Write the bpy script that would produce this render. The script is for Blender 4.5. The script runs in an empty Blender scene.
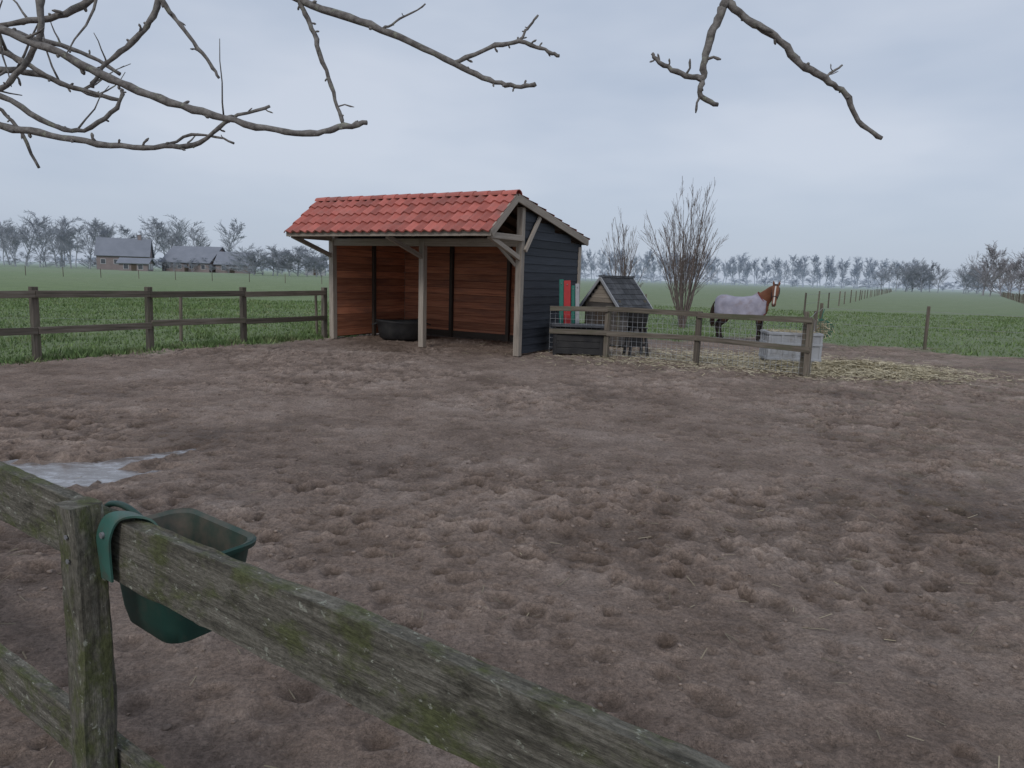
import bpy, bmesh, math, random
import numpy as np
from mathutils import Matrix, Vector, Euler
R = random.Random(7)
NR = np.random.RandomState(11)
scene = bpy.context.scene
V = Vector

# ------------------------------------------------------------------ materials
def pmat(name, cols, scale=(1,1,1), coord='Object', detail=5, rough=.8, bump=.3, bdist=.01,
         rnd=0.0, patch=None, patch2=None, patch3=None, metallic=0.0, spec=.3, nrough=.6, lo=.3, hi=.7, bscale=None, speck=None):
    m = bpy.data.materials.new(name); m.use_nodes = True
    nt = m.node_tree; N = nt.nodes; L = nt.links
    bs = N['Principled BSDF']
    bs.inputs['Metallic'].default_value = metallic
    bs.inputs['Specular IOR Level'].default_value = spec
    tc = N.new('ShaderNodeTexCoord')
    mp = N.new('ShaderNodeMapping'); mp.inputs['Scale'].default_value = scale
    L.new(tc.outputs[coord], mp.inputs['Vector'])
    no = N.new('ShaderNodeTexNoise'); no.inputs['Scale'].default_value = 1
    no.inputs['Detail'].default_value = detail; no.inputs['Roughness'].default_value = nrough
    L.new(mp.outputs[0], no.inputs['Vector'])
    cr = N.new('ShaderNodeValToRGB'); L.new(no.outputs['Fac'], cr.inputs['Fac'])
    el = cr.color_ramp.elements
    n = len(cols)
    el[0].position = lo; el[0].color = (*cols[0], 1)
    el[1].position = hi; el[1].color = (*cols[-1], 1)
    for i in range(1, n-1):
        e = el.new(lo+(hi-lo)*i/(n-1)); e.color = (*cols[i], 1)
    col = cr.outputs['Color']
    for k, pt in enumerate((patch, patch2, patch3)):
        if not pt: continue
        pc, ps, plo, phi = pt
        mp2 = N.new('ShaderNodeMapping')
        mp2.inputs['Scale'].default_value = ps if isinstance(ps, tuple) else (ps, ps, ps)
        mp2.inputs['Location'].default_value = (3.1+5*k, 7.7, 1.3)
        L.new(tc.outputs[coord], mp2.inputs['Vector'])
        n2 = N.new('ShaderNodeTexNoise'); n2.inputs['Scale'].default_value = 1; n2.inputs['Detail'].default_value = 7
        n2.inputs['Roughness'].default_value = .68
        L.new(mp2.outputs[0], n2.inputs['Vector'])
        mr = N.new('ShaderNodeMapRange'); mr.inputs['From Min'].default_value = plo; mr.inputs['From Max'].default_value = phi
        L.new(n2.outputs['Fac'], mr.inputs['Value'])
        mx = N.new('ShaderNodeMix'); mx.data_type = 'RGBA'
        L.new(mr.outputs[0], mx.inputs[0]); L.new(col, mx.inputs[6]); mx.inputs[7].default_value = (*pc, 1)
        col = mx.outputs[2]
    if speck:
        mp4 = N.new('ShaderNodeMapping'); mp4.inputs['Scale'].default_value = speck; L.new(tc.outputs[coord], mp4.inputs['Vector'])
        n4 = N.new('ShaderNodeTexNoise'); n4.inputs['Scale'].default_value = 1; n4.inputs['Detail'].default_value = 4; n4.inputs['Roughness'].default_value = .8
        L.new(mp4.outputs[0], n4.inputs['Vector'])
        mr = N.new('ShaderNodeMapRange'); mr.inputs['From Min'].default_value = .35; mr.inputs['From Max'].default_value = .65; mr.inputs['To Min'].default_value = .6; mr.inputs['To Max'].default_value = 1.35
        L.new(n4.outputs['Fac'], mr.inputs['Value'])
        mx = N.new('ShaderNodeMix'); mx.data_type = 'RGBA'; mx.blend_type = 'MULTIPLY'; mx.inputs[0].default_value = 1
        L.new(col, mx.inputs[6]); L.new(mr.outputs[0], mx.inputs[7]); col = mx.outputs[2]
    if rnd:
        at = N.new('ShaderNodeAttribute'); at.attribute_name = 'rnd'
        mr = N.new('ShaderNodeMapRange'); mr.inputs['To Min'].default_value = 1-rnd; mr.inputs['To Max'].default_value = 1+rnd
        L.new(at.outputs['Fac'], mr.inputs['Value'])
        mx = N.new('ShaderNodeMix'); mx.data_type = 'RGBA'; mx.blend_type = 'MULTIPLY'; mx.inputs[0].default_value = 1
        L.new(col, mx.inputs[6]); L.new(mr.outputs[0], mx.inputs[7]); col = mx.outputs[2]
    L.new(col, bs.inputs['Base Color'])
    rr = N.new('ShaderNodeMapRange'); rr.inputs['To Min'].default_value = max(0, rough-.1); rr.inputs['To Max'].default_value = min(1, rough+.1)
    L.new(no.outputs['Fac'], rr.inputs['Value']); L.new(rr.outputs[0], bs.inputs['Roughness'])
    if bump:
        bp = N.new('ShaderNodeBump'); bp.inputs['Strength'].default_value = bump; bp.inputs['Distance'].default_value = bdist
        src = no
        if bscale:
            mp3 = N.new('ShaderNodeMapping'); mp3.inputs['Scale'].default_value = bscale
            L.new(tc.outputs[coord], mp3.inputs['Vector'])
            src = N.new('ShaderNodeTexNoise'); src.inputs['Scale'].default_value = 1; src.inputs['Detail'].default_value = 5
            L.new(mp3.outputs[0], src.inputs['Vector'])
        L.new(src.outputs['Fac'], bp.inputs['Height']); L.new(bp.outputs[0], bs.inputs['Normal'])
    return m

M_fence_fg = pmat('mossy_wood', [(.05,.045,.036),(.135,.125,.10),(.235,.22,.185)], (2.5,48,1), 'UV', detail=9, nrough=.78, rough=.92, bump=1.0, bdist=.008, lo=.34, hi=.66,
                  patch=((.092,.10,.045), (7,12,1), .48, .60), patch2=((.05,.046,.034), (9,18,1), .54, .68), patch3=((.30,.305,.25), (38,55,1), .61, .66), speck=(60,160,1))
M_fence = pmat('fence_wood', [(.07,.06,.046),(.15,.125,.10),(.21,.185,.15)], (1.5,30,1), 'UV', rnd=.3, bump=.4,
               patch=((.09,.095,.055), (1.2,5,1), .5, .7))
M_frame = pmat('frame_timber', [(.27,.225,.185),(.43,.375,.315)], (1.5,30,1), 'UV', rnd=.15, bump=.3, patch=((.2,.175,.15),(1,4,1),.52,.75))
M_plank = pmat('larch_planks', [(.29,.105,.060),(.49,.19,.105),(.60,.27,.155)], (1.2,22,1), 'UV', rnd=.28, bump=.3, rough=.7,
               patch=((.26,.12,.085), (.8,3,1), .5,.75))
M_black = pmat('black_siding', [(.016,.019,.025),(.040,.045,.056)], (1.5,25,1), 'UV', rnd=.3, bump=.3, rough=.65)
M_tile = pmat('clay_tiles', [(.35,.098,.078),(.47,.145,.115)], (3,3,3), 'Object', rnd=.22, bump=.15, rough=.6,
              patch=((.30,.12,.10), 1.7, .48,.7))
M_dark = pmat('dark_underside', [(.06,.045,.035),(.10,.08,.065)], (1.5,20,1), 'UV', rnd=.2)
M_slate = pmat('dark_roofing', [(.035,.037,.042),(.08,.082,.088)], (6,6,6), rnd=.3, bump=.3)
M_hutch = pmat('hutch_boards', [(.07,.062,.058),(.15,.135,.125)], (1.5,25,1), 'UV', rnd=.25)
M_steel = pmat('galvanised', [(.25,.25,.26),(.35,.35,.36)], (20,20,20), metallic=.5, rough=.5, bump=0)
M_greyp = pmat('grey_plastic', [(.27,.28,.30),(.36,.37,.39)], (3,3,3), rough=.55, bump=.1, patch=((.16,.14,.12),2.5,.5,.75))
M_blackp = pmat('black_rubber', [(.015,.015,.017),(.04,.038,.037)], (5,5,5), rough=.6, bump=.15)
M_green = pmat('green_plastic', [(.010,.042,.034),(.02,.065,.05)], (6,6,6), rough=.5, bump=.12, spec=.4, patch=((.06,.062,.05), 9, .50,.74))
M_greenin = pmat('green_plastic_dusty', [(.03,.06,.05),(.055,.075,.06)], (9,9,9), rough=.6, bump=.12, patch=((.12,.10,.08), 7, .42,.66))
M_strap = pmat('strap_plastic', [(.03,.10,.08),(.05,.135,.11)], (8,8,8), rough=.5, bump=.1, spec=.4, patch=((.08,.09,.07), 14, .48,.72))
M_red = pmat('red_board', [(.36,.02,.025),(.46,.035,.035)], (4,4,4), rough=.5, bump=.05)
M_teal = pmat('teal_board', [(.015,.13,.10),(.03,.18,.14)], (4,4,4), rough=.5, bump=.05)
M_lightgrey = pmat('light_panel', [(.3,.31,.33),(.4,.41,.43)], (4,4,4), rough=.6, bump=.05)
M_bark = pmat('apple_bark', [(.08,.072,.068),(.17,.155,.145),(.26,.245,.23)], (40,40,40), rough=.9, bump=.8, bdist=.004,
              patch=((.26,.27,.21), 28, .56,.68))
M_willow = pmat('willow_bark', [(.12,.095,.085),(.21,.165,.15)], (8,8,8), bump=0)
M_treefar = pmat('distant_bark_haze', [(.42,.47,.555),(.47,.52,.60)], (.05,.05,.05), bump=0, rough=1, spec=0)  # bark paled and blued: distance haze painted into the colour
M_treemid = pmat('midfield_bark_haze', [(.32,.345,.395),(.37,.39,.43)], (.05,.05,.05), bump=0, rough=1, spec=0)  # haze over the midfield trees is mixed into this bark colour
M_treeright = pmat('near_row_bark_haze', [(.28,.265,.285),(.34,.32,.335)], (.05,.05,.05), bump=0, rough=1, spec=0)  # bark lightened to carry painted haze
M_hay = pmat('straw_mat', [(.33,.28,.17),(.60,.53,.38)], (2,2,2), bump=0, rnd=.35)
M_grassb = pmat('grass_blades', [(.105,.165,.06),(.17,.24,.09)], (.7,.7,.7), bump=0, rnd=.3, patch=((.27,.265,.15), 1.5,.53,.73))
M_brick = pmat('farm_brick_haze', [(.23,.19,.19),(.29,.24,.235)], (1,1,1), bump=.1)  # brick with painted mist, muted for distance
M_farmroof = pmat('farm_roof_haze', [(.19,.205,.24),(.235,.25,.29)], (.4,.4,.4), bump=.1)  # roof colour includes painted distance haze
M_white = pmat('white_paint', [(.50,.51,.53),(.60,.61,.63)], (1,1,1), bump=0)
M_glass = pmat('window_glass', [(.06,.065,.08),(.09,.095,.11)], (1,1,1), bump=0, rough=.15, spec=.6)
M_blanket = pmat('blanket_cloth', [(.24,.23,.28),(.37,.355,.42)], (4,4,4), rough=.9, bump=.6, bdist=.03, bscale=(5,5,2.2), patch=((.23,.18,.17),3,.52,.75))
M_trim = pmat('blanket_trim', [(.16,.03,.035),(.22,.05,.05)], (9,9,9), rough=.9, bump=.1)
M_net = pmat('green_net', [(.02,.10,.07),(.04,.14,.10)], (9,9,9), rough=.6, bump=0)
M_clod = pmat('mud_clods_earth', [(.15,.112,.092),(.29,.23,.19)], (14,14,14), rough=.95, bump=.4, rnd=.25)
M_mane=pmat('mane_hair',[(.015,.010,.008),(.05,.028,.018)],(40,40,6),bump=.4,rough=.6)
M_hoof=pmat('hoof_horn',[(.03,.025,.02),(.06,.05,.04)],(20,20,20),bump=.1)
M_eye=pmat('horse_eye',[(.005,.004,.004),(.012,.01,.009)],(20,20,20),bump=0,rough=.1,spec=.6)
M_halter=pmat('halter_webbing',[(.02,.02,.03),(.04,.04,.05)],(20,20,20),bump=0)

# ------------------------------------------------------------------ mesh helpers
class MB:
    def __init__(s): s.v=[]; s.f=[]; s.m=[]; s.uv=[]; s.r=[]; s.mats=[]
    def mi(s, m):
        if m not in s.mats: s.mats.append(m)
        return s.mats.index(m)
    def face(s, idx, uv, mat, rnd): s.f.append(idx); s.uv.extend(uv); s.m.append(mat); s.r.append(rnd)
    def box(s, c, size, mat, rot=None):
        rot = rot or Matrix.Identity(3); c=V(c); h=[a/2 for a in size]
        b=len(s.v); k=s.mi(mat); rn=R.random(); o=(R.random()*50, R.random()*50)
        loc=[]
        for x in (-1,1):
            for y in (-1,1):
                for z in (-1,1):
                    l=(x*h[0],y*h[1],z*h[2]); loc.append(l); s.v.append(tuple(c+rot@V(l)))
        ax=max(range(3), key=lambda i:size[i]); oth=[i for i in range(3) if i!=ax]
        for q in ((0,1,3,2),(4,6,7,5),(0,4,5,1),(2,3,7,6),(0,2,6,4),(1,5,7,3)):
            uv=[(loc[i][ax]+o[0], loc[i][oth[0]]+loc[i][oth[1]]+o[1]) for i in q]
            s.face([b+i for i in q], uv, k, rn)
    def beam(s, p0, p1, w, h, mat, up=(0,0,1)):
        p0=V(p0); p1=V(p1); d=p1-p0; L=d.length; d.normalize(); up=V(up)
        if abs(d.dot(up))>.99: up=V((0,1,0))
        y=up.cross(d).normalized(); z=d.cross(y)
        rot=Matrix((d,y,z)).transposed()
        s.box((p0+p1)/2,(L,w,h),mat,rot)
    def loft(s, rings, mat, caps=True, closed=True):
        k=s.mi(mat); b=len(s.v); n=len(rings[0]); o=(R.random()*50,R.random()*50); rn=R.random()
        us=[0]
        for i in range(1,len(rings)): us.append(us[-1]+(V(rings[i][0])-V(rings[i-1][0])).length)
        per=[0]
        for j in range(1,n+1): per.append(per[-1]+(V(rings[0][j%n])-V(rings[0][j-1])).length)
        for r in rings:
            for p in r: s.v.append(tuple(p))
        for i in range(len(rings)-1):
            for j in range(n if closed else n-1):
                j2=(j+1)%n
                s.face([b+i*n+j,b+i*n+j2,b+(i+1)*n+j2,b+(i+1)*n+j],
                       [(us[i]+o[0],per[j]+o[1]),(us[i]+o[0],per[j+1]+o[1]),(us[i+1]+o[0],per[j+1]+o[1]),(us[i+1]+o[0],per[j]+o[1])],k,rn)
        if caps:
            for base,rev in ((b,True),(b+(len(rings)-1)*n,False)):
                idx=[base+j for j in range(n)]
                if rev: idx=idx[::-1]
                s.face(idx,[(s.v[i][0]*1+o[0],s.v[i][1]+s.v[i][2]*.3) for i in idx],k,rn)
    def tube(s, pts, rad, mat, n=8, jit=0):
        rings=[]; prev=None
        for i,p in enumerate(pts):
            p=V(p); a=V(pts[max(0,i-1)]); c=V(pts[min(len(pts)-1,i+1)])
            d=(c-a).normalized()
            if prev is None: u=d.orthogonal().normalized()
            else: u=(prev-d*prev.dot(d)).normalized()
            prev=u; w=d.cross(u); r=rad[i] if hasattr(rad,'__len__') else rad
            rings.append([p+(u*math.cos(2*math.pi*j/n)+w*math.sin(2*math.pi*j/n))*r*(1+R.uniform(-jit,jit)) for j in range(n)])
        s.loft(rings,mat)
    def quad(s, pts, mat):
        b=len(s.v); k=s.mi(mat)
        for p in pts: s.v.append(tuple(p))
        o=R.random()*30
        s.face(list(range(b,b+len(pts))),[(p[0]+o,p[1]+p[2]+o) for p in pts],k,R.random())
    def build(s, name, parent=None, bevel=0, smooth=False):
        me=bpy.data.meshes.new(name); me.from_pydata(s.v,[],s.f)
        for m in s.mats: me.materials.append(m)
        me.polygons.foreach_set('material_index', s.m)
        uvl=me.uv_layers.new(name='UVMap'); uvl.data.foreach_set('uv', np.array(s.uv,dtype=np.float32).ravel())
        a=me.attributes.new('rnd','FLOAT','FACE'); a.data.foreach_set('value', np.array(s.r,dtype=np.float32))
        if smooth: me.polygons.foreach_set('use_smooth',[True]*len(s.f))
        ob=bpy.data.objects.new(name,me); scene.collection.objects.link(ob)
        if parent: ob.parent=parent
        if bevel:
            md=ob.modifiers.new('bev','BEVEL'); md.width=bevel; md.segments=2; md.limit_method='ANGLE'
        return ob
def empty(name, loc=(0,0,0), rz=0, sc=1):
    e=bpy.data.objects.new(name,None); scene.collection.objects.link(e)
    e.location=loc; e.rotation_euler=(0,0,rz); e.scale=(sc,sc,sc); e.empty_display_size=.2
    return e
def np_mesh(name, verts, faces, mat, rnd=None, smooth=False, parent=None):
    me=bpy.data.meshes.new(name); nv=len(verts); nf=len(faces); k=faces.shape[1]
    me.vertices.add(nv); me.vertices.foreach_set('co', verts.astype(np.float32).ravel())
    me.loops.add(nf*k); me.loops.foreach_set('vertex_index', faces.astype(np.int32).ravel())
    me.polygons.add(nf); me.polygons.foreach_set('loop_start', np.arange(nf,dtype=np.int32)*k)
    me.polygons.foreach_set('loop_total', np.full(nf,k,dtype=np.int32))
    if smooth: me.polygons.foreach_set('use_smooth', np.ones(nf,dtype=bool))
    me.update(calc_edges=True)
    if rnd is not None:
        a=me.attributes.new('rnd','FLOAT','FACE'); a.data.foreach_set('value', rnd.astype(np.float32))
    me.materials.append(mat)
    ob=bpy.data.objects.new(name,me); scene.collection.objects.link(ob)
    if parent: ob.parent=parent
    return ob
def cr(pts,n=6):
    pts=[V(p) for p in pts]; out=[]
    for i in range(len(pts)-1):
        p0=pts[max(0,i-1)];p1=pts[i];p2=pts[i+1];p3=pts[min(len(pts)-1,i+2)]
        for k in range(n):
            t=k/n; out.append(.5*((2*p1)+(p2-p0)*t+(2*p0-5*p1+4*p2-p3)*t*t+(3*p1-p0-3*p2+p3)*t**3))
    out.append(pts[-1]); return out

# ------------------------------------------------------------------ noise
def vn(x,y,seed):
    ix=np.floor(x); iy=np.floor(y); fx=x-ix; fy=y-iy
    fx=fx*fx*(3-2*fx); fy=fy*fy*(3-2*fy)
    def h(a,b): return np.modf(np.abs(np.sin(a*127.1+b*311.7+seed*74.7)*43758.5453))[0]
    return (h(ix,iy)*(1-fx)+h(ix+1,iy)*fx)*(1-fy)+(h(ix,iy+1)*(1-fx)+h(ix+1,iy+1)*fx)*fy
def fbm(x,y,seed,o=4):
    t=0;a=.5;s=0
    for i in range(o):
        t=t+a*(vn(x*2**i+i*13.7,y*2**i-i*7.3,seed+i)-.5); s+=a; a*=.5
    return t/s
def sst(a,b,x):
    t=np.clip((x-a)/(b-a),0,1); return t*t*(3-2*t)
def hoof(x,y,cell,seed,rad,dens=.7):
    out=np.zeros_like(x); cx=np.floor(x/cell); cy=np.floor(y/cell)
    def h(a,b,k): return np.modf(np.abs(np.sin(a*127.1+b*269.5+k*53.3+seed)*43758.5453))[0]
    for i in (-1,0,1):
        for j in (-1,0,1):
            a=cx+i;b=cy+j
            px=(a+h(a,b,1))*cell; py=(b+h(a,b,2))*cell; r=rad*(.6+.8*h(a,b,3)); on=h(a,b,4)<dens
            an=h(a,b,5)*6.28; ex=(x-px)*np.cos(an)+(y-py)*np.sin(an); ey=-(x-px)*np.sin(an)+(y-py)*np.cos(an)
            d=np.sqrt(ex**2+(ey*1.35)**2)/r
            v=-1.0*(1-sst(.55,.95,d))*(1+.6*ex/r)+.55*np.exp(-((d-1.15)/.2)**2)
            out+=np.where(on,v,0)*(.4+.6*h(a,b,6))
    return out

# ------------------------------------------------------------------ ground
POLY=[(-9.9,8.2),(-5.0,16.3),(-4.4,19.2),(-1.0,20.5),(2.5,18.5),(5,20.0),(7.2,21.3),(9.2,19.9),(12.2,17.0),(24,9.6),(30,-12),(-22,-12)]
def sdist(x,y):
    d=np.full(x.shape,1e9); ins=np.zeros(x.shape,bool); n=len(POLY)
    for i in range(n):
        ax,ay=POLY[i]; bx,by=POLY[(i+1)%n]
        ex,ey=bx-ax,by-ay; t=np.clip(((x-ax)*ex+(y-ay)*ey)/(ex*ex+ey*ey),0,1)
        d=np.minimum(d,np.hypot(x-ax-t*ex,y-ay-t*ey))
        c=((ay>y)!=(by>y))&(x<(bx-ax)*(y-ay)/((by-ay) if by!=ay else 1e-9)+ax)
        ins^=c
    return np.where(ins,d,-d)
def puddle(x,y):
    a=((x+3.85)/1.0)**2+((y-5.28)/.40)**2
    ux=(x+3.25)*.6+(y-5.70)*.8; uy=-(x+3.25)*.8+(y-5.70)*.6
    b=(ux/.6)**2+(uy/.15)**2
    n=fbm(x*3,y*3,91,5)*3.2
    return np.maximum(1-a,1-b)+n
def height(x,y):
    sd=sdist(x,y); m=sst(-.45,.45,sd+fbm(x*.9,y*.9,5,5)*3.4)
    r=np.hypot(x,y); fade=1-sst(22,40,r)
    big=fbm(x*.35,y*.35,1,3)*.07
    med=fbm(x*1.7,y*1.7,2,4)*.036
    fin=fbm(x*8,y*8,3,4)*.065
    rough=.55+.75*sst(-.15,.2,fbm(x*.45,y*.45,8,3))
    wx=x+fbm(x*3,y*3,60,2)*.06; wy=y+fbm(x*3,y*3,66,2)*.06
    hf=hoof(wx,wy,.24,1.0,.078)*.030+hoof(wx+.13,wy+.05,.13,5.0,.045)*.018
    z=(big*.6+(med+fin+hf)*rough*m+(1-m)*fbm(x*1.2,y*1.2,4,3)*.05)*fade
    p=sst(-.35,.35,puddle(x,y))
    z=z*(1-p)+(-.062+fin*.2)*p
    return z,m,p,(med*.5+fin+hf)*rough
xs=[0.0]
while xs[-1]<10: xs.append(xs[-1]+.023)
st=.03
while xs[-1]<4500: st*=1.16; xs.append(xs[-1]+st)
xs=np.array(xs); xs=np.concatenate([-xs[:0:-1],xs])
ys=[.55]
while ys[-1]<24: ys.append(ys[-1]+max(.016,.0043*ys[-1]))
st=.12
while ys[-1]<5200: st*=1.13; ys.append(ys[-1]+st)
yb=[.55]; st=.03
while yb[-1]>-60: st*=1.15; yb.append(yb[-1]-st)
ys=np.array(yb[:0:-1]+ys)
GX,GY=np.meshgrid(xs,ys)
Z,MU,PU,HH=height(GX,GY)
nx,ny=len(xs),len(ys)
verts=np.stack([GX.ravel(),GY.ravel(),Z.ravel()],1)
i=np.arange(nx-1)[None,:]+np.arange(ny-1)[:,None]*nx
faces=np.stack([i,i+1,i+nx+1,i+nx],-1).reshape(-1,4)
def ground_mat():
    m=bpy.data.materials.new('mud_and_grass'); m.use_nodes=True; nt=m.node_tree; N=nt.nodes; L=nt.links; bs=N['Principled BSDF']
    bs.inputs['Specular IOR Level'].default_value=.25
    geo=N.new('ShaderNodeNewGeometry')
    def noise(sc,det=4,ro=.6,off=0):
        mp=N.new('ShaderNodeMapping'); mp.inputs['Scale'].default_value=sc if isinstance(sc,tuple) else (sc,sc,sc); mp.inputs['Location'].default_value=(off,off*.7,0)
        L.new(geo.outputs['Position'],mp.inputs['Vector'])
        n=N.new('ShaderNodeTexNoise'); n.inputs['Scale'].default_value=1; n.inputs['Detail'].default_value=det; n.inputs['Roughness'].default_value=ro
        L.new(mp.outputs[0],n.inputs['Vector']); return n.outputs['Fac']
    def ramp(f,stops):
        c=N.new('ShaderNodeValToRGB'); L.new(f,c.inputs['Fac']); e=c.color_ramp.elements
        e[0].position=stops[0][0]; e[0].color=(*stops[0][1],1); e[1].position=stops[-1][0]; e[1].color=(*stops[-1][1],1)
        for p,cc in stops[1:-1]: q=e.new(p); q.color=(*cc,1)
        return c.outputs['Color']
    def mix(f,a,b,bt='MIX'):
        x=N.new('ShaderNodeMix'); x.data_type='RGBA'; x.blend_type=bt
        if isinstance(f,(int,float)): x.inputs[0].default_value=f
        else: L.new(f,x.inputs[0])
        for s,t in ((a,6),(b,7)):
            if isinstance(s,tuple): x.inputs[t].default_value=(*s,1)
            else: L.new(s,x.inputs[t])
        return x.outputs[2]
    def mr(f,a,b,c=0,d=1):
        x=N.new('ShaderNodeMapRange'); x.inputs[1].default_value=a; x.inputs[2].default_value=b; x.inputs[3].default_value=c; x.inputs[4].default_value=d
        L.new(f,x.inputs[0]); return x.outputs[0]
    def attr(n):
        a=N.new('ShaderNodeAttribute'); a.attribute_name=n; return a.outputs['Fac']
    mud=ramp(noise(.8,8,.7),[(.32,(.215,.158,.126)),(.5,(.345,.265,.218)),(.68,(.44,.355,.305))])
    mud=mix(mr(attr('hh'),-.035,.032),mix(1.0,mud,(.40,.38,.36),'MULTIPLY'),mix(1.0,mud,(1.20,1.19,1.18),'MULTIPLY'))  # moist hollows, dry crests, plus relief shading painted into the mud colour
    fine=mr(noise(42,6,.82,3),.3,.7,.45,1.5)
    mud=mix(1.0,mud,fine,'MULTIPLY')
    wet=mr(noise(.5,6,.65,20),.54,.66)
    mud=mix(wet,mud,mix(1.0,mud,(.64,.61,.58),'MULTIPLY'))
    sx=N.new('ShaderNodeSeparateXYZ'); L.new(geo.outputs['Position'],sx.inputs[0])
    gx=mr(sx.outputs[0],1,8)
    gn=mr(noise(3,6,.7,9),.50,.66)
    mm=N.new('ShaderNodeMath'); mm.operation='MULTIPLY'; L.new(gx,mm.inputs[0]); L.new(gn,mm.inputs[1])
    m3=N.new('ShaderNodeMath'); m3.operation='MULTIPLY'; L.new(mm.outputs[0],m3.inputs[0]); m3.inputs[1].default_value=.55
    mud=mix(m3.outputs[0],mud,(.16,.155,.095))
    gr=ramp(noise(.6,8,.75,5),[(.3,(.12,.17,.075)),(.5,(.17,.235,.10)),(.7,(.22,.285,.13))])
    gr=mix(mr(noise((.02,.012,1),4,.6,2),.35,.65,0,.4),gr,(.22,.25,.14))
    gr=mix(1.0,gr,mr(noise(9,5,.8,4),.3,.7,.72,1.22),'MULTIPLY')
    left=mr(sx.outputs[0],6,-6)
    gr=mix(left,mix(.35,gr,(.20,.22,.145)),gr)
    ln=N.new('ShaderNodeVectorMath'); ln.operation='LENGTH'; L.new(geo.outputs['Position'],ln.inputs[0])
    gr=mix(mr(ln.outputs['Value'],30,700,0,.9),gr,(.37,.43,.42))  # painted haze: grass colour fades to misty grey-green with distance
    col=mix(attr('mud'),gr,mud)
    L.new(col,bs.inputs['Base Color'])
    w1=mr(wet,0,1,.9,.62)
    ro=N.new('ShaderNodeMath'); ro.operation='MINIMUM'; L.new(w1,ro.inputs[0]); L.new(mr(attr('wetp'),0,1,.95,.35),ro.inputs[1]); L.new(ro.outputs[0],bs.inputs['Roughness'])
    b1=N.new('ShaderNodeBump'); b1.inputs['Strength'].default_value=.95; b1.inputs['Distance'].default_value=.038; L.new(noise(24,6,.75,1),b1.inputs['Height'])
    b2=N.new('ShaderNodeBump'); b2.inputs['Strength'].default_value=.9; b2.inputs['Distance'].default_value=.011; L.new(noise(95,3,.7,7),b2.inputs['Height']); L.new(b1.outputs[0],b2.inputs['Normal'])
    L.new(b2.outputs[0],bs.inputs['Normal'])
    return m
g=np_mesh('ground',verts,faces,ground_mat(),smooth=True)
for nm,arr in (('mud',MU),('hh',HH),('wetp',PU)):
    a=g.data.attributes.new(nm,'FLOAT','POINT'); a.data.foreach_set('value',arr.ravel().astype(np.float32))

px=np.arange(-5.6,-2.3,.03); py=np.arange(4.4,6.9,.03); PX,PY=np.meshgrid(px,py)
pv=puddle(PX,PY); nxp,nyp=len(px),len(py)
k=np.arange(nxp-1)[None,:]+np.arange(nyp-1)[:,None]*nxp
F=np.stack([k,k+1,k+nxp+1,k+nxp],-1).reshape(-1,4)
keep=(pv.ravel()[F]>-.28).all(1)
M_ice=pmat('icy_water',[(.11,.09,.08),(.20,.185,.18),(.42,.425,.45)],(5,10,5),detail=8,nrough=.7,rough=.2,bump=.35,bdist=.012,spec=.8,lo=.36,hi=.66)
F=F[keep]; used=np.unique(F); mp_=-np.ones(nxp*nyp,int); mp_[used]=np.arange(len(used))
PV=np.stack([PX.ravel(),PY.ravel(),np.full(PX.size,-.046)],1)[used]
np_mesh('puddle',PV,mp_[F],M_ice)

# grass blades
def blades(n,xr,yr):
    x=NR.uniform(*xr,n); y=yr[0]+(yr[1]-yr[0])*NR.rand(n)**1.7
    z,m,_,_=height(x,y); k=(m<.35)|((m<.8)&(NR.rand(n)<.25)); return x[k],y[k],z[k]
bx=[];by=[];bz=[]
for n,xr,yr in ((90000,(-26,-4.2),(8,36)),(60000,(4,34),(13,44)),(9000,(-5.5,6),(18,26))):
    a,b,c=blades(n,xr,yr); bx.append(a);by.append(b);bz.append(c)
t=NR.rand(7000)*13; bx.append(-10.5+t*.50+NR.normal(0,.16,7000)); by.append(7.0+t*.86+NR.normal(0,.16,7000)); bz.append(height(bx[-1],by[-1])[0]); nf_=7000
bx=np.concatenate(bx);by=np.concatenate(by);bz=np.concatenate(bz); n=len(bx)
tuft=sst(-.05,.25,fbm(bx*.9,by*.9,44,3)); tuft[-nf_:]+=.8*NR.rand(nf_)
h=NR.uniform(.025,.065,n)*(1+1.3*tuft); an=NR.uniform(0,6.28,n); w=NR.uniform(.006,.013,n)*(1+by/22); ln=NR.uniform(-.8,.8,(n,2))*h[:,None]
A=np.stack([bx-np.cos(an)*w,by-np.sin(an)*w,bz-.01],1);Bv=np.stack([bx+np.cos(an)*w,by+np.sin(an)*w,bz-.01],1)
C=np.stack([bx+ln[:,0],by+ln[:,1],bz+h],1)
np_mesh('grass',np.stack([A,Bv,C],1).reshape(-1,3),np.arange(n*3).reshape(-1,3),M_grassb,rnd=NR.rand(n))

def strips(n,fx,fy,lmin,lmax,w,zt,mound=None):
    x=fx(n);y=fy(n);z=height(x,y)[0]+NR.rand(n)**2*zt+.008
    if mound:
        for (mx_,my_,mr_,mh_) in mound: z=z+mh_*np.exp(-(((x-mx_)/mr_)**2+((y-my_)/(mr_*.6))**2))*NR.rand(n)**.4
    an=NR.uniform(0,6.28,n); L=NR.uniform(lmin,lmax,n)/2; tl=NR.uniform(-.25,.25,n)*L
    d=np.stack([np.cos(an)*L,np.sin(an)*L,tl],1); p=np.stack([-np.sin(an)*w/2,np.cos(an)*w/2,NR.uniform(-.3,.3,n)*w],1)
    c=np.stack([x,y,z],1)
    return np.stack([c-d-p,c+d-p,c+d+p,c-d+p],1).reshape(-1,3)
s1=strips(20000,lambda n:NR.normal(6.4,.95,n),lambda n:NR.normal(13.5,.6,n),.05,.16,.010,.07,[(6.9,13.6,.7,.14),(5.2,13.6,.5,.08)])
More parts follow.
